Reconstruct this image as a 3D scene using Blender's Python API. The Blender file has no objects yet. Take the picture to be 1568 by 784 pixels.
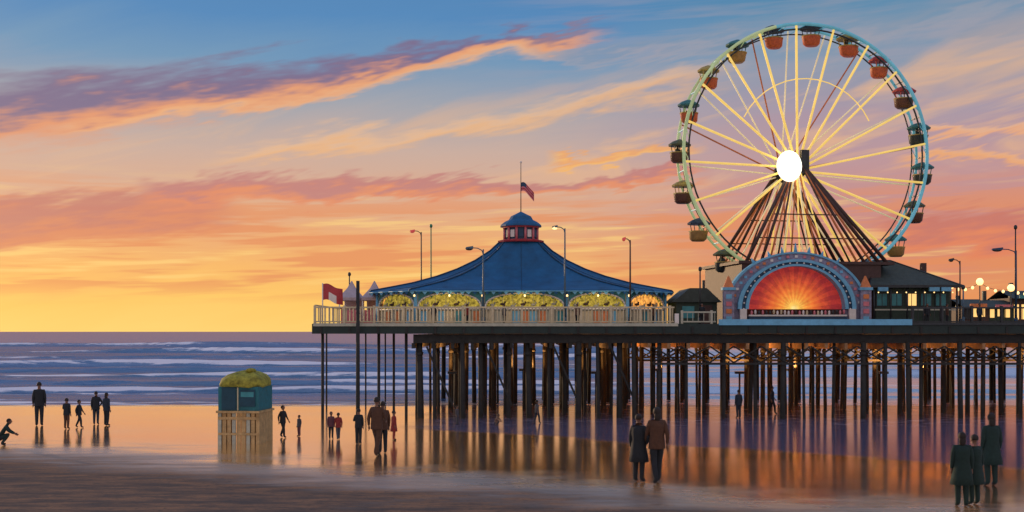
import bpy, math, random
import numpy as np
from mathutils import Vector, Matrix
random.seed(7); np.random.seed(7)
scene = bpy.context.scene
F = 1681.0; CH = 4.0
def PX(x, d): return (x-784.0)/F*d
def PZ(y, d): return CH+(507.0-y)/F*d
def lin(c):
    return tuple(((v/255.0)/12.92 if v/255.0 <= 0.04045 else (((v/255.0)+0.055)/1.055)**2.4) for v in c)

# ------------------------------------------------------------ node helpers
class NB:
    def __init__(s, nt): s.nt=nt; s.N=nt.nodes; s.L=nt.links
    def put(s, sock, v):
        if isinstance(v,(int,float)):
            sock.default_value = v
        elif isinstance(v,tuple):
            sock.default_value = v if len(v)==len(sock.default_value) else tuple(v)+(1.0,)
        else: s.L.new(v, sock)
    def m(s, op, a, b=0.0, c=None, clamp=False):
        n=s.N.new('ShaderNodeMath'); n.operation=op; n.use_clamp=clamp
        s.put(n.inputs[0],a); s.put(n.inputs[1],b)
        if c is not None: s.put(n.inputs[2],c)
        return n.outputs[0]
    def add(s,a,b): return s.m('ADD',a,b)
    def sub(s,a,b): return s.m('SUBTRACT',a,b)
    def mul(s,a,b): return s.m('MULTIPLY',a,b)
    def ss(s,x,a,b):
        n=s.N.new('ShaderNodeMapRange'); n.interpolation_type='SMOOTHSTEP'
        s.put(n.inputs[0],x); n.inputs[1].default_value=a; n.inputs[2].default_value=b
        n.inputs[3].default_value=0; n.inputs[4].default_value=1
        return n.outputs[0]
    def mix(s,f,a,b):
        n=s.N.new('ShaderNodeMix'); n.data_type='RGBA'
        s.put(n.inputs[0],f); s.put(n.inputs[6],a); s.put(n.inputs[7],b)
        return n.outputs[2]
    def vec(s,x,y,z):
        n=s.N.new('ShaderNodeCombineXYZ')
        s.put(n.inputs[0],x); s.put(n.inputs[1],y); s.put(n.inputs[2],z); return n.outputs[0]
    def noise(s,v,scale=1.0,detail=4,rough=0.55,dist=0.0):
        n=s.N.new('ShaderNodeTexNoise'); s.L.new(v,n.inputs['Vector'])
        n.inputs['Scale'].default_value=scale; n.inputs['Detail'].default_value=detail
        n.inputs['Roughness'].default_value=rough; n.inputs['Distortion'].default_value=dist
        return n.outputs['Fac']
    def ramp(s,f,stops):
        n=s.N.new('ShaderNodeValToRGB'); cr=n.color_ramp
        cr.elements[0].position=stops[0][0]; cr.elements[0].color=tuple(stops[0][1])+(1,)
        cr.elements[1].position=stops[-1][0]; cr.elements[1].color=tuple(stops[-1][1])+(1,)
        for p,c in stops[1:-1]:
            e=cr.elements.new(p); e.color=tuple(c)+(1,)
        s.put(n.inputs[0],f); return n.outputs[0]

def mat(name, rgb, rough=0.7, var=0.25, scale=3.0, bump=0.15, metal=0.0, emis=None, estr=0.0, attr=None, eattr=0.0):
    M=bpy.data.materials.new(name); M.use_nodes=True; b=NB(M.node_tree)
    bs=b.N['Principled BSDF']
    tc=b.N.new('ShaderNodeTexCoord').outputs['Object']
    nz=b.noise(tc,scale*2,3,0.7)
    if attr:
        a=b.N.new('ShaderNodeAttribute'); a.attribute_name=attr; base=a.outputs['Color']
    k=b.add(b.mul(b.sub(nz,0.5),var*4.0),1.0)
    vm=b.N.new('ShaderNodeVectorMath'); vm.operation='SCALE'
    if attr: b.L.new(base,vm.inputs[0])
    else: vm.inputs[0].default_value=tuple(rgb)
    b.L.new(k,vm.inputs[3]); col=vm.outputs[0]
    b.L.new(col,bs.inputs['Base Color'])
    bs.inputs['Roughness'].default_value=rough
    bs.inputs['Metallic'].default_value=metal
    if bump>=0.15:
        bp=b.N.new('ShaderNodeBump'); bp.inputs['Strength'].default_value=bump; bp.inputs['Distance'].default_value=0.03
        b.L.new(nz,bp.inputs['Height']); b.L.new(bp.outputs[0],bs.inputs['Normal'])
    if emis is not None:
        if var>0.5:
            vm2=b.N.new('ShaderNodeVectorMath'); vm2.operation='SCALE'; vm2.inputs[0].default_value=tuple(emis); b.L.new(k,vm2.inputs[3]); b.L.new(vm2.outputs[0],bs.inputs['Emission Color'])
        else: bs.inputs['Emission Color'].default_value=tuple(emis)+(1,)
        bs.inputs['Emission Strength'].default_value=estr
        M.cycles.emission_sampling='NONE'
    if attr and eattr>0:
        b.L.new(col,bs.inputs['Emission Color']); bs.inputs['Emission Strength'].default_value=eattr
        M.cycles.emission_sampling='NONE'
    return M

# ------------------------------------------------------------ mesh builder
class MB:
    def __init__(s): s.v=[]; s.f=[]; s.mi=[]; s.mats=[]; s.smooth=[]
    def mid(s,m):
        if m not in s.mats: s.mats.append(m)
        return s.mats.index(m)
    def addf(s,vs,fs,m,smooth=False):
        o=len(s.v); s.v+= [tuple(p) for p in vs]; i=s.mid(m)
        for f in fs: s.f.append(tuple(o+k for k in f)); s.mi.append(i); s.smooth.append(smooth)
    def box(s,x0,x1,y0,y1,z0,z1,m):
        vs=[(x0,y0,z0),(x1,y0,z0),(x1,y1,z0),(x0,y1,z0),(x0,y0,z1),(x1,y0,z1),(x1,y1,z1),(x0,y1,z1)]
        s.addf(vs,[(0,3,2,1),(4,5,6,7),(0,1,5,4),(1,2,6,5),(2,3,7,6),(3,0,4,7)],m)
    def cyl(s,p0,p1,r0,m,r1=None,n=8,cap=True):
        if r1 is None: r1=r0
        p0=Vector(p0); p1=Vector(p1); d=(p1-p0)
        if d.length<1e-6: return
        d.normalize(); a=Vector((0,0,1)) if abs(d.z)<0.9 else Vector((1,0,0))
        u=d.cross(a).normalized(); w=d.cross(u)
        vs=[]
        for p,r in ((p0,r0),(p1,r1)):
            for i in range(n):
                t=2*math.pi*i/n; vs.append(p+u*math.cos(t)*r+w*math.sin(t)*r)
        fs=[(i,i+n,(i+1)%n+n,(i+1)%n) for i in range(n)]
        if cap: fs+=[tuple(range(n)),tuple(reversed(range(n,2*n)))]
        s.addf(vs,fs,m,smooth=(n>5))
    def tube(s,pts,r,m,n=6,closed=False):
        P=[Vector(p) for p in pts]; k=len(P)
        for i in range(k if closed else k-1): s.cyl(P[i],P[(i+1)%k],r,m,n=n)
    def ell(s,c,r,m,nu=12,nv=8,fn=None):
        vs=[];fs=[]
        for j in range(nv+1):
            ph=math.pi*j/nv
            for i in range(nu):
                t=2*math.pi*i/nu
                p=Vector((math.sin(ph)*math.cos(t),math.sin(ph)*math.sin(t),math.cos(ph)))
                if fn: p=fn(p)
                vs.append((c[0]+p.x*r[0],c[1]+p.y*r[1],c[2]+p.z*r[2]))
        for j in range(nv):
            for i in range(nu):
                fs.append((j*nu+i,(j+1)*nu+i,(j+1)*nu+(i+1)%nu,j*nu+(i+1)%nu))
        s.addf(vs,fs,m,True)
    def rings(s,rings,m,cap=True,smooth=False):
        n=len(rings[0]); vs=[p for r in rings for p in r]; fs=[]
        for j in range(len(rings)-1):
            for i in range(n): fs.append((j*n+i,j*n+(i+1)%n,(j+1)*n+(i+1)%n,(j+1)*n+i))
        if cap: fs.append(tuple(reversed(range(n)))); fs.append(tuple(range((len(rings)-1)*n,len(rings)*n)))
        s.addf(vs,fs,m,smooth)
    def obj(s,name,parent=None,loc=(0,0,0),rot=0.0):
        me=bpy.data.meshes.new(name); me.from_pydata(s.v,[],s.f)
        for m in s.mats: me.materials.append(m)
        me.polygons.foreach_set('material_index',s.mi); me.polygons.foreach_set('use_smooth',s.smooth)
        me.update(); o=bpy.data.objects.new(name,me); scene.collection.objects.link(o)
        o.location=loc; o.rotation_euler=(0,0,rot)
        if parent: o.parent=parent
        return o
def empty(name,loc=(0,0,0),rot=0.0):
    e=bpy.data.objects.new(name,None); scene.collection.objects.link(e); e.location=loc; e.rotation_euler=(0,0,rot)
    e.empty_display_size=0.5; return e
# ------------------------------------------------------------ camera
cam=bpy.data.cameras.new('camera'); co=bpy.data.objects.new('camera',cam); scene.collection.objects.link(co)
cam.sensor_width=36; cam.lens=F/1568*36; cam.shift_y=115/1568.0; cam.clip_end=20000
co.location=(0,0,CH); co.rotation_euler=(math.radians(90),0,0); scene.camera=co
scene.view_settings.view_transform='Standard'; scene.view_settings.look='None'; scene.view_settings.exposure=0

# ------------------------------------------------------------ world sky
W=bpy.data.worlds.new('World'); scene.world=W; W.use_nodes=True
W.cycles.sampling_method='MANUAL'; W.cycles.sample_map_resolution=512
b=NB(W.node_tree); bg=b.N['Background']
gen=b.N.new('ShaderNodeTexCoord').outputs['Generated']
sp=b.N.new('ShaderNodeSeparateXYZ'); b.L.new(gen,sp.inputs[0]); dx,dy,dz=sp.outputs
A=b.m('ARCTAN2',dx,dy)
hyp=b.m('SQRT',b.add(b.mul(dx,dx),b.mul(dy,dy)))
E=b.m('DIVIDE',dz,b.m('MAXIMUM',hyp,0.02))
def aa(x): return math.atan((x-784)/F)
def ee(x,y): return (507-y)/F*math.cos(aa(x))
def smap(stops,top):
    out=[]
    for y,c in stops: out.append((max(0,(507-y)/F)/0.6,lin(c)))
    for e,c in top: out.append((e/0.6,lin(c)))
    return out
def svec(tilt,kx,ky,off=0.0):
    c,s_=math.cos(math.radians(tilt)),math.sin(math.radians(tilt))
    u=b.add(b.mul(A,c*kx),b.mul(E,s_*kx)); v=b.add(b.mul(A,-s_*ky),b.mul(E,c*ky))
    return b.vec(u,v,off)
n_fine=b.noise(svec(10,14,70,1.7),1,3,0.65)
n_str=b.noise(svec(2,6,90,5.2),1,3,0.6)
n_w=b.noise(svec(14,5,26,9.4),1,4,0.6,0.7)
Ew=b.m('MULTIPLY',b.add(E,b.mul(b.sub(n_w,0.5),0.035)),1/0.6,clamp=True)
top=[(0.34,(80,128,176)),(0.45,(100,138,184)),(0.6,(130,152,192))]
L_=b.ramp(Ew,smap([(507,(250,206,114)),(465,(249,196,102)),(420,(243,180,102)),(370,(233,168,112)),(310,(218,168,138)),(240,(200,170,156)),(170,(162,162,170)),(100,(110,148,182)),(30,(82,134,184))],top))
R_=b.ramp(Ew,smap([(507,(240,168,86)),(465,(232,150,90)),(400,(214,136,110)),(340,(202,140,132)),(260,(188,148,152)),(190,(170,148,162)),(120,(138,150,170)),(60,(106,144,174)),(10,(84,134,170))],top))
col=b.mix(b.ss(A,aa(780),aa(1250)),L_,R_)
lowm=b.mul(b.ss(E,0.02,0.05),b.sub(1.0,b.ss(E,0.09,0.15)))
col=b.mix(b.mul(b.mul(b.ss(n_str,0.48,0.60),lowm),0.80),col,lin((226,140,92)))
col=b.mix(b.mul(b.mul(b.sub(1.0,b.ss(n_str,0.34,0.46)),lowm),0.55),col,lin((252,212,128)))
hm=b.mul(b.ss(E,0.10,0.15),b.sub(1.0,b.ss(b.sub(E,b.mul(b.m('MAXIMUM',A,-0.4),0.12)),0.17,0.25)))
col=b.mix(b.mul(b.mul(b.ss(n_w,0.46,0.68),hm),0.72),col,lin((232,180,136)))
hm2=b.mul(b.ss(E,0.13,0.2),b.mul(b.sub(1.0,b.ss(E,0.30,0.5)),b.ss(A,-0.1,0.15)))
col=b.mix(b.mul(b.mul(b.ss(n_str,0.42,0.66),hm2),0.35),col,lin((164,156,168)))
nmix=b.add(b.mul(b.sub(n_fine,0.5),0.034),b.mul(b.sub(n_w,0.5),0.055))
nf15=b.mul(b.sub(n_fine,0.5),1.8)
def band(col,x0,y0,x1,y1,w0,w1,up,lo,op=1.0,soft=0.35,fade=60,amp=1.0):
    a0,a1=aa(x0),aa(x1); e0,e1=ee(x0,y0),ee(x1,y1)
    mm=(e1-e0)/(a1-a0); cc=e0-mm*a0
    ws0,ws1=w0/F,w1/F; wm=(ws1-ws0)/(a1-a0); wc=ws0-wm*a0
    w=b.m('MAXIMUM',b.m('MULTIPLY_ADD',A,wm,wc),0.001)
    d=b.sub(b.m('MULTIPLY_ADD',nmix,amp,E),b.m('MULTIPLY_ADD',A,mm,cc))
    t=b.m('DIVIDE',d,w)
    mk=b.sub(1.0,b.ss(b.m('ABSOLUTE',t),1-soft,1+soft))
    fd=fade/F
    mk=b.mul(mk,b.mul(b.ss(A,a0-fd,a0+fd*0.2),b.sub(1.0,b.ss(A,a1-fd*0.5,a1+fd))))
    cm=b.mix(b.ss(b.add(t,nf15),-0.75,0.55),lin(lo),lin(up))
    return b.mix(b.mul(mk,op),col,cm)
col=band(col,-500,212,880,48,60,10,(122,104,136),(226,148,106),0.95,0.5,80)
col=band(col,150,190,840,66,8,14,(232,164,116),(240,178,122),0.75,0.8,90)
col=band(col,-500,366,330,322,40,24,(196,122,110),(218,134,98),0.92,0.4,60)
col=band(col,240,304,1060,262,18,8,(192,124,120),(226,138,98),0.9,0.45,40)
col=band(col,400,250,1060,128,14,20,(232,184,142),(240,180,120),0.75,0.9,120,1.3)
col=band(col,860,244,1060,230,5,7,(236,164,98),(246,182,98),0.85,0.6,30)
col=band(col,860,70,1900,-30,10,40,(132,146,166),(172,160,164),0.5,0.9,100,1.5)
col=band(col,1380,362,2200,330,20,45,(200,118,104),(226,130,92),0.95,0.4,60)
col=band(col,1420,202,1900,180,6,9,(230,176,138),(234,168,122),0.85,0.7,40)
col=band(col,1400,245,1900,228,6,8,(234,172,124),(238,168,108),0.85,0.7,40)
# eastern (behind the viewer) sky: pale pink anti-twilight
col=b.mix(b.mul(b.ss(b.mul(dy,-1.0),0.0,0.7),0.8),col,lin((206,186,188)))
sky=b.N.new('ShaderNodeTexSky'); sky.sky_type='NISHITA'; sky.sun_disc=False
sky.sun_elevation=math.radians(7); sky.sun_rotation=math.radians(-42)
sc=b.N.new('ShaderNodeVectorMath'); sc.operation='SCALE'; b.L.new(sky.outputs[0],sc.inputs[0]); sc.inputs[3].default_value=0.005
ad=b.N.new('ShaderNodeVectorMath'); ad.operation='ADD'; b.L.new(col,ad.inputs[0]); b.L.new(sc.outputs[0],ad.inputs[1])
b.L.new(ad.outputs[0],bg.inputs[0]); bg.inputs[1].default_value=1.0
sl=bpy.data.lights.new('sun','SUN'); sl.energy=2.4; sl.angle=math.radians(0.5); sl.color=(1.0,0.66,0.36)
so=bpy.data.objects.new('sun',sl); scene.collection.objects.link(so)
el,az=math.radians(7),math.radians(-42)
dv=Vector((math.sin(az)*math.cos(el),math.cos(az)*math.cos(el),math.sin(el)))
so.rotation_euler=dv.to_track_quat('Z','Y').to_euler()

# ------------------------------------------------------------ beach
def noise1(x,ph): return np.sin(x/23+ph)*0.5+np.sin(x/9.1+ph*2.3)*0.3+np.sin(x/4.3+ph*5.1)*0.2
xs=6000*np.sinh(5.0*np.linspace(-1,1,261))/math.sinh(5.0)
ysb=np.concatenate([np.arange(-60,10,5.0),np.arange(10,75,0.5),np.array([80,100,150,300,800,2500,7000.])])
def grid(name,xs,ys,zf):
    X,Y=np.meshgrid(xs,ys); Z=zf(X,Y); V=np.stack([X,Y,Z],-1).reshape(-1,3)
    nx,ny=len(xs),len(ys); i=np.arange(nx-1); j=np.arange(ny-1)
    I,J=np.meshgrid(i,j); q=(J*nx+I).ravel()
    Fc=np.stack([q,q+1,q+nx+1,q+nx],-1)
    me=bpy.data.meshes.new(name); me.from_pydata(V.tolist(),[],Fc.tolist())
    me.polygons.foreach_set('use_smooth',[True]*len(Fc)); me.update()
    o=bpy.data.objects.new(name,me); scene.collection.objects.link(o); return o,X,Y
def bz(X,Y):
    z=np.where(Y>58,-(Y-58)*0.03,0.0); z=np.maximum(z,-6)
    z=z+ np.where(Y<58,0.03*np.sin(X*0.31+Y*0.12)*np.sin(Y*0.23)+0.02*np.sin(X*1.1+Y*0.6)*np.sin(Y*1.3-X*0.2),0)*np.clip((33-Y)/8,0,1)
    return z
beach,_,_=grid('beach',xs,ysb,bz)
M=bpy.data.materials.new('sand'); M.use_nodes=True; b=NB(M.node_tree); b.N.remove(b.N['Principled BSDF'])
g=b.N.new('ShaderNodeNewGeometry'); sp=b.N.new('ShaderNodeSeparateXYZ'); b.L.new(g.outputs['Position'],sp.inputs[0])
X,Y=sp.outputs[0],sp.outputs[1]
def pv(kx,ky,o=0.0): return b.vec(b.mul(X,kx),b.mul(Y,ky),o)
nbig=b.noise(pv(0.12,0.35),1,4,0.6,0.4); nmed=b.noise(pv(0.7,2.2,4.0),1,4,0.6); nfin=b.noise(pv(5,9,2.0),1,3,0.65); nrip=b.noise(pv(0.8,7,6.0),1,3,0.6)
wob=b.mul(b.sub(nbig,0.5),9.0)
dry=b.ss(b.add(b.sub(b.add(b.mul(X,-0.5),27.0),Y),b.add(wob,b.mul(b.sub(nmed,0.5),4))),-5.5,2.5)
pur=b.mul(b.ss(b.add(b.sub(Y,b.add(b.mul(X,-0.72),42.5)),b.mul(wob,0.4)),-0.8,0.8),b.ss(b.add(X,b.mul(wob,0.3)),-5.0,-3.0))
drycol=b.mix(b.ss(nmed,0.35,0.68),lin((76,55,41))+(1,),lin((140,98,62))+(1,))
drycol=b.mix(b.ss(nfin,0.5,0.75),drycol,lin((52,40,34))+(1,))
wetcol=b.mix(nmed,lin((190,124,70))+(1,),lin((236,170,98))+(1,))  # warm diffuse colour added to boost the reflected sky glow
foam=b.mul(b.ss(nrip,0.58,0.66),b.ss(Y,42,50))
purcol=b.mix(b.ss(nrip,0.35,0.65),lin((70,76,106))+(1,),lin((108,102,132))+(1,))  # blue-purple sky reflection on shallow water painted as diffuse colour
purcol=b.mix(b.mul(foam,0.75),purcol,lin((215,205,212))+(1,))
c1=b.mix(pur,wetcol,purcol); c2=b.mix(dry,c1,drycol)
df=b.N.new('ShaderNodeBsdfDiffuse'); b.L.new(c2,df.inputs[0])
gl=b.N.new('ShaderNodeBsdfGlossy'); gl.inputs[0].default_value=(1.0,0.97,0.90,1)
b.L.new(b.add(0.08,b.add(b.mul(dry,0.33),b.mul(nbig,0.10))),gl.inputs['Roughness'])
bp=b.N.new('ShaderNodeBump'); bp.inputs['Distance'].default_value=0.05
b.L.new(b.add(b.mul(nrip,0.5),b.mul(b.mul(b.add(nfin,nmed),dry),0.9)),bp.inputs['Height'])
b.L.new(b.add(0.06,b.add(b.mul(dry,0.75),b.mul(pur,0.10))),bp.inputs['Strength'])
b.L.new(bp.outputs[0],df.inputs['Normal']); b.L.new(bp.outputs[0],gl.inputs['Normal'])
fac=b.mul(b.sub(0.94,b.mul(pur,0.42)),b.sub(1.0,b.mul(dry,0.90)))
ms=b.N.new('ShaderNodeMixShader'); b.L.new(fac,ms.inputs[0]); b.L.new(df.outputs[0],ms.inputs[1]); b.L.new(gl.outputs[0],ms.inputs[2])
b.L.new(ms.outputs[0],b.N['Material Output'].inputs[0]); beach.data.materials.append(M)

# ------------------------------------------------------------ sea
ysea=np.concatenate([np.arange(57.5,90,0.22),np.arange(90,150,0.4),np.arange(150,320,1.0),np.geomspace(320,7000,40)])
waves=[(66,0.14,0.9,1.3),(72.5,0.38,1.0,1.4),(84,0.55,1.3,1.3),(99,0.66,1.6,1.1),(112,0.4,1.8,0.6),(128,0.8,2.0,1.3),(163,0.9,2.6,1.1),(206,1.1,3.4,1.3),(290,1.2,5.0,1.0)]
foamA=None
def sz(X,Y):
    global foamA
    Z=np.full_like(X,-0.07); Fm=np.zeros_like(X)
    for k,(yk,h,s,fa) in enumerate(waves):
        yc=yk+noise1(X,k*1.7)*yk*0.03; dd=Y-yc
        hh=h*(0.65+0.35*np.sin(X/31+k*2.1)+0.2*np.sin(X/11+k))
        hh=np.maximum(hh,0.03)
        Z+=hh*np.where(dd<0,np.exp(-(dd/(s*0.8))**2),np.exp(-(dd/(s*2.6))**2))
        am=np.clip(0.65+0.6*np.sin(X/17+k*3.3)+0.45*np.sin(X/6.3+k*1.3),0,1)*fa
        Fm+=am*np.exp(-((dd+s*0.3)/(s*0.55))**2)
        Fm+=0.45*am*np.exp(-((dd+s*2.6)/(s*1.2))**2)
    yc=60.2+noise1(X,9.0)*1.3
    Fm+=1.0*np.exp(-((Y-yc)/0.5)**2)+0.7*np.exp(-((Y-yc-2)/0.9)**2)
    Z+=0.04*np.sin(X*0.9+Y*1.7)+0.03*np.sin(X*0.37-Y*2.3)*np.clip((Y-62)/10,0,1)
    foamA=Fm; return Z
sea,_,_=grid('sea',xs,ysea,sz)
at=sea.data.attributes.new('foam','FLOAT','POINT'); at.data.foreach_set('value',foamA.ravel().astype(np.float32))
M=bpy.data.materials.new('sea_water'); M.use_nodes=True; b=NB(M.node_tree); b.N.remove(b.N['Principled BSDF'])
g=b.N.new('ShaderNodeNewGeometry'); sp=b.N.new('ShaderNodeSeparateXYZ'); b.L.new(g.outputs['Position'],sp.inputs[0]); X,Y=sp.outputs[0],sp.outputs[1]
at=b.N.new('ShaderNodeAttribute'); at.attribute_name='foam'; fo=at.outputs['Fac']
n1=b.noise(pv(0.35,1.1),1,4,0.65); n2=b.noise(pv(0.05,0.16,3.3),1,4,0.6)
fm=b.ss(b.add(fo,b.mul(b.sub(n1,0.5),1.8)),0.50,0.90)
glow_zone=b.ss(b.sub(X,b.mul(Y,0.10)),-4.0,6.0)   # smoother patch shaped to carry the orange sunset reflection
fm=b.mul(fm,b.sub(1.0,b.mul(glow_zone,0.6)))
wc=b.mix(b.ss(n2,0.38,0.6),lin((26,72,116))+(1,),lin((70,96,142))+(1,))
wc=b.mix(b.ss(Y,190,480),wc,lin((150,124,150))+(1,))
wc=b.mix(glow_zone,wc,lin((196,122,92))+(1,))  # sunset reflection painted into the water's diffuse colour
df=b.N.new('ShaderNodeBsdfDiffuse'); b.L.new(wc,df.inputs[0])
gl=b.N.new('ShaderNodeBsdfGlossy'); gl.inputs[0].default_value=(0.90,0.92,0.96,1); gl.inputs['Roughness'].default_value=0.2
bp=b.N.new('ShaderNodeBump'); bp.inputs['Distance'].default_value=0.35; b.L.new(b.sub(0.5,b.mul(glow_zone,0.36)),bp.inputs['Strength'])
b.L.new(n1,bp.inputs['Height']); b.L.new(bp.outputs[0],gl.inputs['Normal'])
ms=b.N.new('ShaderNodeMixShader'); b.L.new(b.add(0.33,b.mul(glow_zone,0.5)),ms.inputs[0]); b.L.new(df.outputs[0],ms.inputs[1]); b.L.new(gl.outputs[0],ms.inputs[2])
fd=b.N.new('ShaderNodeBsdfDiffuse'); fd.inputs[0].default_value=(0.92,0.88,0.92,1)
ms2=b.N.new('ShaderNodeMixShader'); b.L.new(fm,ms2.inputs[0]); b.L.new(ms.outputs[0],ms2.inputs[1]); b.L.new(fd.outputs[0],ms2.inputs[2])
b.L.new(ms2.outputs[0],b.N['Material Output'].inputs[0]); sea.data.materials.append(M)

# ------------------------------------------------------------ materials
pile=mat('tarred_wood',(0.026,0.028,0.026),0.8,0.4,2.0,0.4)
joist=mat('orange_joist_wood',(0.36,0.20,0.09),0.8,0.4,2.0,0.2)  # lightened to orange-brown so the added under-deck glow shows on it
deckm=mat('deck_wood',(0.16,0.11,0.07),0.8,0.3,2.0,0.1)
fasc=mat('fascia_green',(0.010,0.028,0.025),0.6,0.3,1.5,0.2)
cream=mat('cream_paint',(0.62,0.54,0.34),0.55,0.2,2.0,0.1)
creamg=mat('cream_paint_grey',(0.46,0.47,0.36),0.6,0.2,2.0,0.1)
teal=mat('teal_paint',(0.05,0.28,0.31),0.5,0.25,2.0,0.1)
ltblue=mat('light_blue_paint',(0.16,0.48,0.70),0.5,0.2,1.5,0.1)
blueroof=mat('blue_canvas_roof',(0.006,0.105,0.25),0.65,0.35,0.5,0.15)
blueridge=mat('blue_ridge',(0.012,0.06,0.13),0.5,0.2,2,0.1)
red=mat('red_paint',(0.50,0.05,0.06),0.5,0.2,2,0.1)
pink=mat('pink_paint',(0.66,0.20,0.24),0.5,0.2,2,0.1)
white=mat('white_paint',(0.8,0.78,0.72),0.5,0.12,2,0.05)
steel=mat('dark_steel',(0.04,0.05,0.055),0.45,0.3,3,0.1,0.4)
lampsteel=mat('grey_blue_lamp_steel',(0.08,0.15,0.20),0.5,0.2,3,0.1)
greensteel=mat('green_steel',(0.05,0.26,0.12),0.5,0.2,3,0.1)
darkroof=mat('dark_green_roof',(0.045,0.062,0.052),0.7,0.3,2,0.2)
darkwall=mat('dark_green_wall',(0.035,0.065,0.048),0.7,0.3,2,0.2)
rust=mat('rust_orange_steel',(0.55,0.17,0.06),0.6,0.4,1.5,0.1,emis=(0.9,0.32,0.1),estr=0.05)
brown=mat('brown_steel',(0.07,0.038,0.032),0.6,0.3,2,0.1)
win=mat('lit_window',(0.6,0.45,0.2),0.4,0.3,3,0,emis=(1.0,0.58,0.18),estr=1.1)
bulb=mat('warm_bulb',(0.9,0.8,0.6),0.4,0.0,3,0,emis=(1.0,0.62,0.22),estr=2.0)
redbulb=mat('red_lamp',(0.5,0.06,0.06),0.4,0.1,3,0,emis=(1.0,0.12,0.10),estr=0.3)
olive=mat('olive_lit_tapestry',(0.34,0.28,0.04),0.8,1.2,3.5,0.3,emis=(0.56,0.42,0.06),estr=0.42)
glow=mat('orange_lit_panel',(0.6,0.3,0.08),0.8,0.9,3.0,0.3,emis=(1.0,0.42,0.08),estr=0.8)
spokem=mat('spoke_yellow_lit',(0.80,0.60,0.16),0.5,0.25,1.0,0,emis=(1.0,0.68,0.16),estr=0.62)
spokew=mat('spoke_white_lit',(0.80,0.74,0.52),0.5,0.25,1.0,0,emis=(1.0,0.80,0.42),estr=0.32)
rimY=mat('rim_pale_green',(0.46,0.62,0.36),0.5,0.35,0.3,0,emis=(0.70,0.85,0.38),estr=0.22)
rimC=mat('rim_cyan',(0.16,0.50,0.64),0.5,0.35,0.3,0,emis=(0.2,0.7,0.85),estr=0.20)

def point(name,loc,e,col=(1,0.55,0.2),r=0.12,parent=None):
    l=bpy.data.lights.new(name,'POINT'); l.energy=e; l.color=col; l.shadow_soft_size=r
    o=bpy.data.objects.new(name,l); scene.collection.objects.link(o); o.location=loc
    if parent: o.parent=parent
    return o
# ------------------------------------------------------------ pier
pier=empty('pier',(0,50,0))
DX0,DX1=PX(480,50),75.0
m=MB()
DT=4.30
x=DX0
while x<DX1:
    w=0.9; m.box(x,min(x+w-0.02,DX1),0,16.0,DT-0.12,DT+random.uniform(-0.004,0.004),deckm); x+=w
m.box(DX0+0.1,DX1,0.35,15.8,DT-0.3,DT-0.125,joist)
m.obj('deck',pier)
m=MB()
m.box(DX0,DX1,-0.06,-0.002,DT-0.42,DT+0.03,fasc); m.box(DX0-0.06,DX0-0.003,-0.06,16,DT-0.42,DT+0.03,fasc)
m.box(DX0,7.55,-0.12,-0.063,DT-0.08,DT+0.06,creamg)
X1,X2=PX(1100,50),PX(1395,50)
m.box(X1,X2,-0.16,-0.063,DT-0.03,DT+0.24,ltblue)
m.box(X2+0.003,DX1,-0.12,-0.063,DT-0.02,DT+0.09,steel)
x=DX0+0.3
while x<DX1:
    m.box(x,x+0.1,-0.10,-0.062,DT-0.40,DT-0.1,pile); x+=1.3
m.obj('fascia',pier)
m=MB(); rows=[0.4,3.2,6.2,9.3,12.5,15.4]
SX=PX(632,50)
for ri,ry in enumerate(rows):
    m.box(SX,DX1,ry-0.14,ry+0.14,DT-0.85,DT-0.45,pile)
x=SX
while x<DX1:
    m.box(x-0.07,x+0.07,0.2,15.8,DT-1.06-random.uniform(0,0.1),DT-0.852,joist if x>6 else pile); x+=0.9
m.obj('cap_beams',pier)
m=MB()
for ri,ry in enumerate(rows):
    x=SX+random.uniform(0,0.4)
    while x<DX1:
        left=x<PX(1010,50)
        r=random.uniform(0.06,0.12) if not left else random.uniform(0.06,0.14)
        xx=x+random.uniform(-0.25,0.25); yy=ry+random.uniform(-0.25,0.25)
        m.cyl((xx+random.uniform(-0.08,0.08),yy+random.uniform(-0.1,0.1),-1.2),(xx,yy,DT-0.8),r*1.15,pile,r1=r,n=9)
        if random.random()<0.4: m.cyl((xx,yy,DT-1.4),(xx,yy,DT-1.25),r*1.35,pile,n=9)
        x+=random.uniform(0.7,1.3) if left else random.uniform(0.9,1.6)
for px_,top_,dd,r in ((494,499,50.4,0.07),(580,499,50.8,0.07),(603,499,52.5,0.06),(622,499,50.6,0.07),(500,499,57,0.045),(560,499,60,0.045),(590,499,63,0.045)):
    m.cyl((PX(px_,dd),dd-50,-1.0),(PX(px_,dd),dd-50,DT-0.12),r,pile,n=8)
m.cyl((PX(548,49.6),-0.4,-0.5),(PX(548,49.6),-0.4,PZ(430,49.6)),0.095,pile,r1=0.08,n=8)
m.obj('piles',pier)
m=MB()
for ry in (0.1,6.0,12.2):
    x=PX(1000,50)
    while x<DX1:
        w=random.uniform(1.0,1.4)
        m.cyl((x,ry,DT-1.0),(x+w,ry,DT-1.75),0.04,pile,n=5); m.cyl((x+w,ry+0.12,DT-1.0),(x,ry+0.12,DT-1.75),0.04,pile,n=5)
        x+=w
    m.box(PX(1000,50),DX1,ry-0.05,ry+0.05,DT-1.84,DT-1.74,pile)
for x in (-3.9,-1.2,1.9,4.5):
    m.cyl((x,0.15,DT-1.0),(x+1.2,0.15,0.6),0.05,pile,n=5)
m.obj('bracing',pier)
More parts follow.
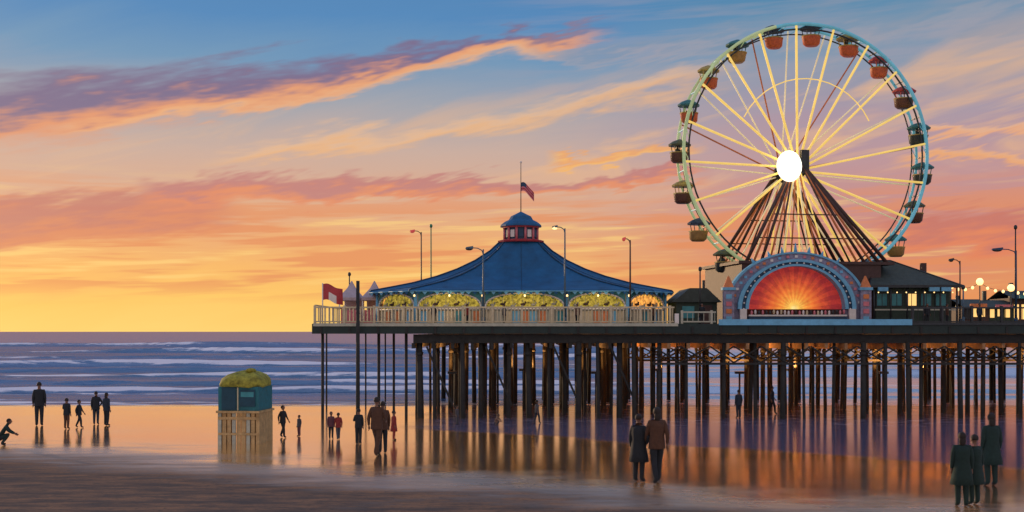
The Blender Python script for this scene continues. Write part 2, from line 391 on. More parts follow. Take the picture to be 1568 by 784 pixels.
# invented uplights and housings, added for an orange glow under the deck
m=MB()
for i,x in enumerate((-3.0,0.6,4.2,7.8,11.4,15.0,18.6,22.2,26.5)):
    y=9.0 if i%2 else 5.0; z=2.0
    m.box(x-0.22,x+0.22,y-0.16,y+0.16,z-0.14,z-0.02,steel); m.cyl((x,y,z-0.14),(x,y,-0.3),0.05,pile,n=6)
    l=bpy.data.lights.new('added_uplight','AREA'); l.shape='DISK'; l.size=0.4; l.energy=400 if x>6 else 280; l.color=(1.0,0.40,0.10)
    o=bpy.data.objects.new('added_uplight',l); scene.collection.objects.link(o); o.parent=pier; o.location=(x,y,z+0.01); o.rotation_euler=(math.pi,0,0)
m.obj('added_uplight_housings',pier)
m=MB()
def rail(m,xa,xb,y,mt,z0=DT,h=0.82,step=0.16,rr=0.018,post=1.35):
    m.box(xa,xb,y-0.05,y+0.05,z0+h-0.07,z0+h,mt); m.box(xa,xb,y-0.03,y+0.03,z0+0.10,z0+0.16,mt)
    x=xa
    while x<xb:
        m.box(x-0.05,x+0.05,y-0.06,y+0.06,z0+0.035,z0+h+0.05,mt); x+=post
    x=xa+step
    while x<xb:
        m.cyl((x,y,z0+0.16),(x,y,z0+h-0.07),rr,mt,n=5); x+=step
rail(m,DX0+0.05,7.4,0.08,cream,rr=0.028)
rail(m,X2+0.1,DX1,0.08,steel,h=0.8,step=0.25,rr=0.014)
rail(m,7.75,X1-0.1,0.08,creamg,h=0.6,step=0.25,rr=0.016)
m.box(7.42,7.60,-0.02,0.16,DT-0.3,DT+0.5,white)
for k in range(12):
    m.box(DX0+0.01,DX0+0.07,0.2+k*1.3,0.3+k*1.3,DT+0.03,DT+0.85,cream)
m.box(DX0+0.01,DX0+0.08,0.2,15.8,DT+0.851,DT+0.91,cream)
m.obj('railing',pier)

# ------------------------------------------------------------ carousel pavilion
pav=empty('carousel_pavilion',(0.47,58,DT))
P8=[(-5.15,-4.5),(5.15,-4.5),(7.26,-2.3),(7.26,2.3),(5.15,4.5),(-5.15,4.5),(-7.26,2.3),(-7.26,-2.3)]
m=MB()
prof=[(1.06,1.62),(1.05,1.72),(0.90,1.94),(0.76,2.16),(0.60,2.50),(0.46,2.90),(0.34,3.36),(0.235,3.88),(0.155,4.42)]
def ring8(s,z,sub=4,sag=0.0):
    out=[]
    for i in range(8):
        a=Vector(P8[i]); c=Vector(P8[(i+1)%8])
        for k in range(sub):
            p=a.lerp(c,k/sub); rnd=p.normalized()*7.0
            q=p*s if s>0.5 else (p*s).lerp(rnd*s,(0.5-s)/0.4*0.9)
            out.append((q.x,q.y,z-sag*math.sin(math.pi*k/sub)))
    return out
m.rings([ring8(s,z,4,0.07 if s<1 else 0) for s,z in prof],blueroof,cap=True)
m.obj('roof',pav)
m=MB()
for i in range(32):
    pts=[ring8(s,z+0.025,4,0.07 if s<1 else 0)[i] for s,z in prof]
    if i%4==0: m.tube(pts,0.045,blueridge,n=6)
    elif i%2==0: m.tube(pts,0.012,blueridge,n=4)
r=ring8(1.06,1.64,4)
m.tube(r,0.03,ltblue,n=6,closed=True)
for i in range(32):
    a=Vector(r[i]); c=Vector(r[(i+1)%32]); k=max(2,int((c-a).length/0.28))
    for j in range(k):
        p=a.lerp(c,j/k); q=a.lerp(c,(j+1)/k); mm_=(p+q)/2-Vector((0,0,0.17))
        m.addf([p,q,mm_],[(0,1,2)],blueroof if j%2 else ltblue)
m.obj('roof_ribs',pav)
m=MB()
def bay(p0,p1,fill):
    p0=Vector((*p0,0)); p1=Vector((*p1,0)); d=p1-p0; L=d.length; d.normalize(); nrm=Vector((d.y,-d.x,0))
    zb,zt=0.80,1.63
    def at(s,z,o=0.0): return p0+d*s+nrm*o+Vector((0,0,z))
    n=18; c=L/2; hw=L/2-0.10; hh=0.76
    arc=[(c-hw*math.cos(math.pi*i/n),zb+hh*(math.sin(math.pi*i/n)**0.75)) for i in range(n+1)]
    for i in range(n):
        (s0,z0),(s1,z1)=arc[i],arc[i+1]
        m.addf([at(s0,z0),at(s1,z1),at(s1,zt),at(s0,zt)],[(0,1,2,3)],teal)
    m.addf([at(0,0),at(arc[0][0],0),at(arc[0][0],zt),at(0,zt)],[(0,1,2,3)],cream)
    m.addf([at(arc[-1][0],0),at(L,0),at(L,zt),at(arc[-1][0],zt)],[(0,1,2,3)],cream)
    m.tube([at(s,z,0.03) for s,z in arc],0.05,white,n=6)
    ctr=at(c,zb,-0.22)
    rim=[at(s,z,-0.22) for s,z in arc]
    m.addf([ctr]+rim,[(0,i+2,i+1) for i in range(n)],fill)
    for i in range(n):
        (s0,z0),(s1,z1)=arc[i],arc[i+1]
        mid=at((s0+s1)/2,(z0+z1)/2-0.13,0.0)
        m.addf([at(s0,z0-0.01,-0.04),at(s1,z1-0.01,-0.04),mid-nrm*0.04],[(0,2,1)],greensteel if i%2 else olive)
    for i in range(int(L/0.5)):
        s=0.45+i*0.5
        if s>L-0.4: break
        m.ell(at(s,0.98+0.05*math.sin(i*2.3),-0.14),(0.13,0.05,0.07),brown if i%2 else creamg,8,5)
        m.cyl(at(s,0.80,-0.14),at(s,1.45,-0.14),0.012,creamg,n=5)
        m.ell(at(s+0.12,1.07+0.05*math.sin(i*2.3),-0.14),(0.05,0.03,0.06),brown if i%2 else creamg,6,5)
    m.addf([at(0,0.0,-0.1),at(L,0.0,-0.1),at(L,0.78,-0.1),at(0,0.78,-0.1)],[(0,1,2,3)],creamg)
    m.cyl(at(0,0.78,0.02),at(L,0.78,0.02),0.04,white,n=6)
    k=max(3,int(L/0.42)) 
    for i in range(k):
        s0=0.12+(L-0.24)*i/k+0.04; s1=0.12+(L-0.24)*(i+1)/k-0.04
        m.addf([at(s0,0.1,-0.06),at(s1,0.1,-0.06),at(s1,0.68,-0.06),at(s0,0.68,-0.06)],[(0,1,2,3)],random.choice([teal,cream,cream,rust,ltblue,creamg]))
    for s in (0,L):
        m.cyl(at(s,0,0.05),at(s,zt,0.05),0.07,ltblue,n=8)
fx=[-5.15,-1.88,2.18,5.15]
for i in range(3): bay((fx[i],-4.5),(fx[i+1],-4.5),olive)
bay(P8[1],P8[2],glow); bay(P8[7],P8[0],olive)
bay(P8[2],P8[3],olive); bay(P8[6],P8[7],glow)
bay(P8[3],P8[4],olive); bay(P8[5],P8[6],olive)
for i in range(3): bay((fx[3-i],4.5),(fx[2-i],4.5),olive)
m.obj('arcade_walls',pav)
m=MB()
for x in (-5.2,-3.5,-1.9,0.15,2.2,3.7,5.2):
    m.ell((x,-4.85,1.42),(0.05,0.05,0.06),bulb,8,6); m.cyl((x,-4.85,1.48),(x,-4.85,1.66),0.012,steel,n=5)
m.obj('eave_lamps',pav)
for x in (-3.5,0.15,3.7): point('eave_fill_light',(x,-5.3,1.25),9,(1.0,0.72,0.4),0.15,pav)  # added fill lights that brighten the arcade walls and railing
m=MB() # cupola
def circ(r,z,n=12): return [(r*math.cos(2*math.pi*i/n+0.26),r*math.sin(2*math.pi*i/n+0.26),z) for i in range(n)]
m.rings([circ(1.22,4.36),circ(1.26,4.44),circ(1.05,4.5)],red)
m.rings([circ(0.86,4.48),circ(0.86,5.14)],blueridge)
for i in range(12):
    t=2*math.pi*i/12+0.26; t2=2*math.pi*(i+1)/12+0.26
    a=Vector((0.9*math.cos(t),0.9*math.sin(t),0)); c=Vector((0.9*math.cos(t2),0.9*math.sin(t2),0))
    m.cyl(a+Vector((0,0,4.5)),a+Vector((0,0,5.16)),0.07,pink,n=6)
    p=a.lerp(c,0.25)*1.02;q=a.lerp(c,0.75)*1.02
    m.addf([p+Vector((0,0,4.62)),q+Vector((0,0,4.62)),q+Vector((0,0,5.0)),p+Vector((0,0,5.0))],[(0,1,2,3)],white if i%2 else blueridge)
m.rings([circ(0.98,5.12),circ(1.0,5.20)],red)
m.rings([circ(1.12,5.20),circ(1.10,5.28),circ(0.88,5.45),circ(0.66,5.56),circ(0.55,5.75),circ(0.32,5.86),circ(0.05,6.0)],blueroof)
m.cyl((0,0,5.9),(0,0,8.6),0.03,steel,r1=0.018,n=6); m.ell((0,0,8.62),(0.06,0.06,0.06),white,8,6)
m.obj('cupola',pav)
def flag(m,base,w,h,mats,dirx=1,droop=0.35,stripes=6):
    nx,nz=10,stripes
    def pt(i,j):
        u=i/nx; v=j/nz
        return (base[0]+dirx*w*u*(0.9),base[1]+0.12*math.sin(u*6+v)*u, base[2]-h*v-droop*u*u*h+0.05*math.sin(u*7))
    for i in range(nx):
        for j in range(nz):
            mt=mats(i/nx,j/nz)
            m.addf([pt(i,j),pt(i,j+1),pt(i+1,j+1),pt(i+1,j)],[(0,1,2,3)],mt,True)
m=MB(); flag(m,(0.02,0,7.55),0.75,0.45,lambda u,v: (blueridge if u<0.4 and v<0.5 else (red if int(v*6)%2==0 else pink)),1,1.3)
m.obj('flag',pav)
m=MB(); m.cyl((0,0,0),(0,0,1.6),1.2,creamg,n=12)
m.obj('carousel_core',pav)

# ------------------------------------------------------------ ferris wheel
WR=6.85; wc=Vector((PX(1230,59),59,PZ(236,59)))
fw=empty('ferris_wheel',wc,math.radians(9))
hub=Vector((-0.75,0,-0.9)); HW=0.55
m=MB()
n=72
for yy,rr in ((-HW,0.095),(HW,0.075)):
    for i in range(n):
        t0=2*math.pi*i/n; t1=2*math.pi*(i+1)/n
        mt=rimC if (math.cos(t0)>0.25 or (math.sin(t0)>0.97)) else rimY
        for R,k in ((WR,1.0),(WR-0.28,0.5)):
            m.cyl((R*math.cos(t0),yy,R*math.sin(t0)),(R*math.cos(t1),yy,R*math.sin(t1)),rr*k,mt if k==1.0 else steel,n=6,cap=False)
        if i%2==0:
            m.cyl((WR*math.cos(t0),yy,WR*math.sin(t0)),((WR-0.28)*math.cos(t1),yy,(WR-0.28)*math.sin(t1)),0.02,mt,n=4)
for i in range(40):
    t=2*math.pi*i/40
    m.cyl((WR*math.cos(t),-HW,WR*math.sin(t)),(WR*math.cos(t),HW,WR*math.sin(t)),0.035,rimC if i%2 else steel,n=5)
m.obj('rims',fw)
m=MB(); NS=20
for i in range(NS):
    t=2*math.pi*(i+0.3)/NS
    for yy in (-HW,HW):
        rp=Vector(((WR-0.1)*math.cos(t),yy,(WR-0.1)*math.sin(t)))
        h0=hub+Vector((0.35*math.cos(t+0.25*(1 if yy>0 else -1)),yy*1.5,0.35*math.sin(t+0.25*(1 if yy>0 else -1))))
        m.cyl(h0,rp,0.066 if yy<0 else 0.042,spokem if (yy<0) else (rust if i%3==0 and math.sin(t)>0 else spokew),n=6)
for R in (3.95,):
    m.tube([(R*math.cos(2*math.pi*i/40),-HW*0.9,R*math.sin(2*math.pi*i/40)) for i in range(3,18)],0.03,spokem,n=5)
m.obj('spokes',fw)
m=MB()
m.cyl(hub+Vector((0,-1.15,0)),hub+Vector((0,1.15,0)),0.30,brown,n=16)
m.cyl(hub+Vector((0,-0.95,0)),hub+Vector((0,-0.75,0)),0.55,steel,n=20); m.cyl(hub+Vector((0,0.75,0)),hub+Vector((0,0.95,0)),0.55,steel,n=20)
m.box(hub.x+0.15,hub.x+0.60,-1.1,-0.9,hub.z-0.3,hub.z+0.95,steel)
m.obj('hub',fw)
m=MB(); lampm=mat('white_flood_lamp',(0.9,0.9,0.85),0.3,0.0,1,0,emis=(1.0,0.96,0.78),estr=1.8)
m.ell((hub.x-0.62,-1.35,hub.z+0.02),(0.70,0.16,0.82),lampm,24,12); m.cyl((hub.x-0.62,-1.25,hub.z),(hub.x,-1.0,hub.z),0.12,steel,n=8)
m.obj('hub_floodlight',fw)
gt=[mat('gondola_teal',(0.04,0.20,0.20),0.5,0.3,3,0.1),mat('gondola_navy',(0.03,0.055,0.09),0.5,0.3,3,0.1),mat('gondola_red',(0.55,0.06,0.05),0.5,0.3,3,0.1),mat('gondola_yellow',(0.46,0.34,0.07),0.5,0.3,3,0.1),mat('gondola_olive',(0.10,0.12,0.05),0.5,0.3,3,0.1)]
gb=[mat('tub_rust',(0.60,0.13,0.045),0.5,0.3,3,0.1),mat('tub_brown',(0.13,0.055,0.03),0.5,0.3,3,0.1),mat('tub_dark',(0.035,0.05,0.05),0.5,0.3,3,0.1),mat('tub_gold',(0.40,0.24,0.07),0.5,0.3,3,0.1)]
m=MB()
sch=[(0,2),(2,1),(2,0),(3,0),(1,0),(1,0),(0,3),(3,0),(0,0),(4,1),(3,1),(1,3),(4,2),(2,2),(1,2),(0,2),(1,3),(0,3),(4,1),(0,2)]
for i in range(NS):
    t=2*math.pi*(i+0.8)/NS
    px_,pz_=(WR+0.05)*math.cos(t),(WR+0.05)*math.sin(t)
    ct=gt[sch[i][0]]; bt=gb[sch[i][1]]; z=pz_+0.05
    k=12; S=1.10+random.uniform(-0.06,0.06); sw=random.uniform(-0.08,0.08)
    def cr(r,zz): return [(px_+sw*(z-zz)+S*r*math.cos(2*math.pi*a/k),S*r*0.8*math.sin(2*math.pi*a/k),zz) for a in range(k)]
    m.rings([cr(0.56,z-0.24),cr(0.58,z-0.17),cr(0.36,z+0.0),cr(0.06,z+0.12)],ct,smooth=False)
    m.rings([cr(0.30,z-1.12),cr(0.42,z-1.0),cr(0.47,z-0.64),cr(0.48,z-0.60)],bt,smooth=True)
    m.rings([cr(0.49,z-0.62),cr(0.49,z-0.57)],gt[3])
    for a in range(4):
        q=math.pi/4+a*math.pi/2
        m.cyl((px_+0.45*math.cos(q),0.36*math.sin(q),z-0.6),(px_+0.54*math.cos(q),0.42*math.sin(q),z-0.2),0.025,ct,n=5)
    m.cyl((px_,0,z-0.6),(px_,0,z+0.05),0.03,steel,n=5)
    if i%3==0:
        m.ell((px_-0.14,-0.05,z-0.50),(0.12,0.10,0.16),gb[2],8,6); m.ell((px_-0.14,-0.05,z-0.30),(0.06,0.06,0.08),gb[1],8,6)
m.obj('gondolas',fw)
m=MB()
hz=Vector((hub.x,0,hub.z)); zb=PZ(404,58)-wc.z
for yy,hy in ((-2.3,-1.05),(2.3,1.05)):
    for bx,mt,r in ((-3.75,brown,0.10),(-3.35,rust,0.06),(-2.95,brown,0.08),(-2.5,rust,0.05),(-2.1,brown,0.05),(2.3,rust,0.06),(2.7,brown,0.08),(3.1,rust,0.06),(3.5,brown,0.10),(3.95,brown,0.10),(1.9,brown,0.05)):
        topx=hz.x+(0.15 if bx>0 else -0.1)+bx*0.08
        m.cyl((bx-0.35,yy,zb),(topx,hy,hz.z-0.1),r,mt,n=7)
    for j,bx in enumerate((-1.5,-1.0,-0.5,0.0,0.5,1.0)):
        m.cyl((bx-0.6,yy*0.9,zb),(hz.x+bx*0.12,hy,hz.z-0.2),0.04,(spokew,rust,spokem)[j%3],n=6)
    for k in (0.25,0.5):
        zz=zb+(hz.z-zb)*k; xl=-4.1+( hz.x+4.1)*k; xr=3.65+(hz.x-3.65)*k
        m.cyl((xl,yy+(hy-yy)*k,zz),(xr,yy+(hy-yy)*k,zz),0.035,brown,n=6)
m.obj('support_frames',fw)
m=MB()
m.box(-4.6,2.9,-3.0,2.6,DT-wc.z,zb-0.15,brown); m.box(-4.8,3.6,-3.1,2.7,zb-0.148,zb,brown)
m.obj('platform_house',fw)

# ------------------------------------------------------------ arch stage with sunburst
st=empty('sunburst_stage',(PX(1218,54),54,DT))
m=MB(); zc=0.78
def zr(r): return r if r<2.0 else 2.0*0.94+ (r-2.0)*0.62
def halfring(r0,r1,y0,y1,mt,n=32):
    for i in range(n):
        a=math.pi*i/n; e=math.pi*(i+1)/n
        def P(r,t,y): return (r*math.cos(t),y,zc+zr(r)*math.sin(t))
        m.addf([P(r0,a,y0),P(r1,a,y0),P(r1,e,y0),P(r0,e,y0),P(r0,a,y1),P(r1,a,y1),P(r1,e,y1),P(r0,e,y1)],
            [(0,1,2,3),(1,5,6,2),(0,3,7,4),(4,7,6,5)],mt)
lilac=mat('lilac_paint',(0.26,0.26,0.37),0.5,0.5,2.5,0.1)
halfring(2.36,2.52,-0.35,0.3,ltblue); halfring(2.523,2.70,-0.25,0.3,blueridge); halfring(2.703,2.90,-0.35,0.3,ltblue)
halfring(2.903,3.36,-0.12,0.3,lilac); halfring(3.363,3.50,-0.22,0.3,ltblue)
for i in range(25):
    t=math.pi*i/24
    m.ell((2.61*math.cos(t),-0.30,zc+zr(2.61)*math.sin(t)),(0.05,0.05,0.05),white,8,6)
    if 0<i<24: m.box(3.13*math.cos(t)-0.07,3.13*math.cos(t)+0.07,-0.17,-0.122,zc+zr(3.13)*math.sin(t)-0.06,zc+zr(3.13)*math.sin(t)+0.06,random.choice([pink,ltblue,rust,white]))
for t,l in ((0.30,0.3),(0.38,0.25),(0.44,0.3),(0.5,0.45),(0.56,0.3),(0.62,0.25),(0.70,0.3)):
    a=math.pi*t; m.cyl((3.45*math.cos(a),0,zc+zr(3.45)*math.sin(a)),(3.7*math.cos(a),0,zc+(zr(3.5)+l)*math.sin(a)),0.10,ltblue,r1=0.02,n=6)
m.obj('arch',st)
m=MB()
for sx in (-1,1):
    xa,xb=sorted((sx*2.42,sx*3.45))
    m.box(xa,xb,-0.1,0.32,0,zc-0.003,lilac)
    x2=sx*3.35; m.box(x2-0.26,x2+0.26,-0.40,-0.125,0,1.7,lilac); m.box(x2-0.32,x2+0.32,-0.46,-0.02,1.702,1.84,ltblue)
    m.rings([[(x2+a,-0.25+c,1.842) for a,c in ((-.25,-.15),(.25,-.15),(.25,.15),(-.25,.15))],[(x2+a,-0.25+c,2.4) for a,c in ((-.03,-.03),(.03,-.03),(.03,.03),(-.03,.03))]],rust)
    x3=sx*2.66; m.box(x3-0.16,x3+0.16,-0.52,-0.36,0,zc,white)
    for k in range(4): m.box(x2-0.14,x2+0.14,-0.43,-0.402,0.2+k*0.36,0.42+k*0.36,random.choice([pink,rust,ltblue]))
m.box(-2.38,2.38,-0.5,0.3,0,0.42,blueridge); m.box(-2.38,2.38,-0.55,-0.2,0.422,0.5,white)
for i in range(26):
    x=-2.25+i*0.18; m.ell((x,-0.45,0.60+random.uniform(-0.02,0.05)),(0.06,0.06,0.12),random.choice([white,pink,steel,cream]),6,5)
m.obj('pylons_and_steps',st)
vs=[];fs=[];cols=[]
rings_=[0.0,0.25,0.6,1.0,1.4,1.9,2.37]
cA=[(255,240,160),(255,214,100),(250,168,66),(238,124,52),(212,86,46),(172,50,44)]
cB=[(255,236,150),(252,196,82),(242,146,58),(226,108,46),(196,72,44),(150,42,44)]
nw=26
for i in range(nw):
    for k in range(6):
        a=math.pi*i/nw; e=math.pi*(i+1)/nw
        o=len(vs)
        for r,t in ((rings_[k],a),(rings_[k+1],a),(rings_[k+1],e),(rings_[k],e)):
            vs.append((r*math.cos(t),0.26,zc+zr(r)*math.sin(t)))
        fs.append((o,o+1,o+2,o+3)); 
        l0=lin((cA if i%2 else cB)[k]); l1=lin((cA if i%2 else cB)[min(k+1,5)])
        cols+= [l0,l1,l1,l0]
me=bpy.data.meshes.new('sunburst_panel'); me.from_pydata(vs,[],fs)
ca=me.color_attributes.new('Col','FLOAT_COLOR','POINT')
for i,c in enumerate(cols): ca.data[i].color=(*c,1)
me.materials.append(mat('sunburst_lit',(1,1,1),0.6,0.3,2,0,attr='Col',eattr=0.62))
o=bpy.data.objects.new('sunburst_panel',me); scene.collection.objects.link(o); o.parent=st

# ------------------------------------------------------------ buildings right
def hip(m,x0,x1,y0,y1,z0,z1,mt,rx0,rx1,ov=0.25):
    x0-=ov;x1+=ov;y0-=ov;y1+=ov; ym=(y0+y1)/2
    vs=[(x0,y0,z0),(x1,y0,z0),(x1,y1,z0),(x0,y1,z0),(rx0,ym,z1),(rx1,ym,z1)]
    m.addf(vs,[(0,1,5,4),(1,2,5),(2,3,4,5),(3,0,4),(0,3,2,1)],mt)
    for a,c in ((0,4),(1,5),(4,5),(2,5),(3,4)): m.cyl(vs[a],vs[c],0.05,steel,n=5)
    m.box(x0,x1,y0-0.03,y0-0.002,z0-0.1,z0+0.04,steel)
rb=empty('pier_restaurant',(PX(1398,56),56,DT)); m=MB()
m.box(-1.9,1.9,0,5,0,2.0,darkwall); hip(m,-1.9,1.9,0,5,2.0,3.45,darkroof,-1.2,-0.3,0.45)
for i in range(5):
    x=-1.6+i*0.75; m.box(x-0.30,x+0.30,-0.05,-0.002,0.95,1.65,steel)
    m.box(x-0.25,x+0.25,-0.07,-0.052,1.0,1.6,win if i in (2,) else teal)
    m.box(x-0.015,x+0.015,-0.085,-0.072,1.0,1.6,steel)
for i in range(6): m.cyl((-2.1+i*0.84,-0.35,0),(-2.1+i*0.84,-0.35,1.98),0.05,steel,n=6)
m.box(-2.1,2.1,-0.38,-0.32,0.75,0.82,creamg)
for x in (-1.7,0.9,1.5): m.box(x-0.25,x+0.25,-0.55,-0.40,1.72,1.92,random.choice([rust,pink,ltblue]))
for i in range(9): m.ell((-1.9+i*0.47,-0.42,1.66),(0.035,0.035,0.035),bulb,6,5)
m.box(1.2,1.45,2,2.3,2.4,3.3,brown)
m.obj('walls_and_roof',rb)
bh=empty('bait_shop_hut',(PX(1066,55),55,DT)); m=MB()
m.box(-1.0,1.05,0,3,0,1.15,darkwall)
m.addf([(-1.2,-.2,1.15),(1.25,-.2,1.15),(1.25,3.2,1.15),(-1.2,3.2,1.15),(-0.35,-.2,1.85),(0.5,-.2,1.85),(0.5,3.2,1.85),(-0.35,3.2,1.85)],[(0,1,5,4),(1,2,6,5),(2,3,7,6),(3,0,4,7),(4,5,6,7),(3,2,1,0)],darkroof)
m.box(-0.7,-0.1,-0.04,-0.002,0.35,0.95,teal); m.box(0.2,0.8,-0.04,-0.002,0.0,1.0,brown); m.box(0.5,0.62,1,1.2,1.5,2.3,steel)
m.obj('hut_body',bh)
sh=empty('pier_shops',(PX(1465,62),61,DT)); m=MB()
x=0
for i in range(9):
    w=random.uniform(1.3,2.2); h=random.uniform(1.0,1.7); d=random.uniform(0,1)
    m.box(x,x+w-0.1,d,4,0,h,darkwall if i%2 else brown)
    m.addf([(x-.1,d-.4,h-.05),(x+w,d-.4,h-.05),(x+w,d+1.5,h+.45),(x-.1,d+1.5,h+.45)],[(0,1,2,3)],darkroof)
    m.addf([(x-.1,4,h-.05),(x+w,4,h-.05),(x+w,d+1.5,h+.45),(x-.1,d+1.5,h+.45)],[(3,2,1,0)],darkroof)
    k=int(w/0.42)
    for j in range(k): m.box(x+0.1+j*0.42,x+0.36+j*0.42,d-0.03,d-0.002,0.45+random.uniform(-.1,.1),min(h-0.1,1.2),win if random.random()<0.7 else steel)
    m.box(x+0.2,x+w-0.4,d-0.5,d-0.42,h-0.05,h+0.15,random.choice([rust,teal,pink])); m.box(x+0.4,x+0.6,2,2.2,h,h+random.uniform(0.6,1.1),steel)
    x+=w
m.obj('shop_row',sh)
sl_=empty('festoon_lights',(0,59,DT)); m=MB()
x=PX(1456,59); prev=None
while x<PX(1452,59)+22:
    zz=2.1+random.uniform(-0.2,0.2)
    m.cyl((x,0,0),(x,0,zz),0.03,steel,n=6); m.ell((x,0,zz+0.12),(0.2,0.15,0.2),bulb,10,8)
    if prev:
        for k in range(1,4):
            u=k/4; xx=prev[0]+(x-prev[0])*u; z2=prev[1]+(zz-prev[1])*u-0.5*u*(1-u)*1.6
            m.ell((xx,0,z2),(0.08,0.08,0.09),bulb,8,6)
        m.tube([(prev[0]+(x-prev[0])*k/6,0,prev[1]+(zz-prev[1])*k/6-0.8*(k/6)*(1-k/6)+0.06) for k in range(7)],0.012,steel,n=4)
    prev=(x,zz); x+=1.5+random.uniform(-0.3,0.3)
m.obj('light_string',sl_)
tn=empty('market_tent',(PX(556,58),58,DT)); m=MB()
tentm=mat('grey_canvas',(0.48,0.40,0.42),0.8,0.2,1.5,0.2)
for (x0,x1) in ((-1.15,-0.05),(0.05,1.15)):
    xm=(x0+x1)/2
    m.rings([[(x0,-1,1.3),(x1,-1,1.3),(x1,1,1.3),(x0,1,1.3)],[(x0,-1,1.45),(x1,-1,1.45),(x1,1,1.45),(x0,1,1.45)],[(xm-.2,-.3,1.95),(xm+.2,-.3,1.95),(xm+.2,.3,1.95),(xm-.2,.3,1.95)],[(xm-.02,-.02,2.35),(xm+.02,-.02,2.35),(xm+.02,.02,2.35),(xm-.02,.02,2.35)]],tentm)
    for a in (x0+.05,x1-.05):
        for c in (-.95,.95): m.cyl((a,c,0),(a,c,1.32),0.035,white,n=6)
    m.box(x0+0.05,x1-0.05,0.9,0.94,0,1.3,tentm); m.box(x0+0.1,x1-0.1,-0.8,-0.4,0,0.8,pink)
m.obj('canvas',tn)
fp=empty('flag_pole',(PX(494,51.5),51.5,DT)); m=MB()
m.cyl((0,0,0),(0,0,1.95),0.03,white,n=6); flag(m,(0,0,1.9),1.05,0.75,lambda u,v:(white if (u>0.2 and v>0.35 and u<0.7) else red),1,0.35)
m.obj('pole_and_flag',fp)

# ------------------------------------------------------------ lamps
def lamp(px_,ytop,d,arm=-14,mt=steel,lit=False,hm=None):
    e=empty('street_lamp',(PX(px_,d),d,DT)); m=MB(); H=PZ(ytop,d)-DT; ax=arm*d/F
    m.cyl((0,0,0),(0,0,0.35),0.08,mt,n=8); m.cyl((0,0,0.3),(0,0,H-0.05),0.05,mt,r1=0.032,n=8)
    if arm:
        m.tube([(0,0,H-0.3),(ax*0.1,0,H-0.1),(ax*0.4,0,H+0.0),(ax*0.8,0,H+0.02)],0.025,mt,n=6)
        hm_=hm or (bulb if lit else steel)
        m.rings([[(ax*0.7,-.09,H-0.02),(ax*1.25,-.06,H-0.03),(ax*1.25,.06,H-0.03),(ax*0.7,.09,H-0.02)],[(ax*0.7,-.07,H+0.10),(ax*1.2,-.04,H+0.05),(ax*1.2,.04,H+0.05),(ax*0.7,.07,H+0.10)]],hm_ if hm_ is redbulb else mt)
        m.ell((ax*0.98,0,H-0.03),(abs(ax)*0.26,0.08,0.08),hm_,10,6)
    else:
        m.ell((0,0,H),(0.09,0.09,0.12),hm or bulb,10,8)
    m.obj('post_and_head',e)
lamp(645,354,64,-14,hm=redbulb); lamp(660,346,64.5,0,mt=greensteel,hm=greensteel)
lamp(740,380,51.2,-22,mt=lampsteel); lamp(865,348,51.4,-16,lit=True,mt=lampsteel); lamp(965,366,51.6,-10,hm=redbulb,mt=brown)
lamp(535,420,60,0,hm=steel); lamp(1072,412,53,0,hm=steel); lamp(1555,348,55,0,hm=steel); lamp(1556,382,53,-30,mt=blueridge); lamp(1475,440,50.5,0,hm=steel,mt=lampsteel); lamp(1470,398,58,-14)

# ------------------------------------------------------------ lifeguard hut
lh=empty('beach_lifeguard_hut',(PX(374,39.6),39.6,0),math.radians(-6)); m=MB()
hutteal=mat('hut_teal',(0.016,0.16,0.19),0.6,0.3,2,0.15); hutdark=mat('hut_dark_teal',(0.010,0.065,0.10),0.6,0.3,2,0.15)
hutroof=mat('hut_olive_canvas',(0.32,0.30,0.035),0.8,0.7,2.5,0.3); hutbase=mat('hut_sandy_paint',(0.52,0.34,0.14),0.7,0.4,2,0.2)
w=0.74
m.box(-w,w,-0.6,0.9,1.17,2.02,hutteal); m.box(-w-0.05,w+0.05,-0.70,1.0,1.09,1.168,hutbase)
m.box(-0.60,-0.08,-0.64,-0.602,1.2,2.0,hutdark); m.box(0.05,0.62,-0.63,-0.602,1.32,1.92,hutdark); m.box(-0.03,0.01,-0.65,-0.602,1.18,2.0,cream)
m.box(0.10,0.57,-0.645,-0.632,1.66,1.84,teal)
rr=[]
for z,s,sx in ((2.02,1.08,0),(2.10,1.10,0),(2.26,1.04,0.02),(2.40,0.84,0.06),(2.50,0.50,0.10),(2.56,0.16,0.12)):
    rr.append([(sx+w*s*math.copysign(abs(math.cos(t))**0.5,math.cos(t)),0.15+0.78*s*math.copysign(abs(math.sin(t))**0.5,math.sin(t)),z+0.035*math.sin(t*6)) for t in [2*math.pi*i/24 for i in range(24)]])
m.rings(rr,hutroof,smooth=True); m.ell((0.25,0,2.58),(0.20,0.18,0.09),hutroof,10,6)
for i in range(9):
    x=-w+0.04+i*(2*w-0.08)/8; m.box(x-0.065,x+0.065,-0.58,-0.53,0,1.088,hutbase if i%3 else creamg)
    m.box(x-0.065,x+0.065,0.83,0.88,0,1.088,hutbase)
for sx in (-1,1):
    for i in range(9):
        y=-0.5+i*0.16; m.box(sx*w-0.025,sx*w+0.025,y-0.06,y+0.06,0,1.088,hutbase)
m.box(-w,w,-0.61,-0.582,0.85,0.95,hutbase); m.box(-w,w,-0.61,-0.582,0.30,0.38,hutbase)
m.obj('hut',lh)

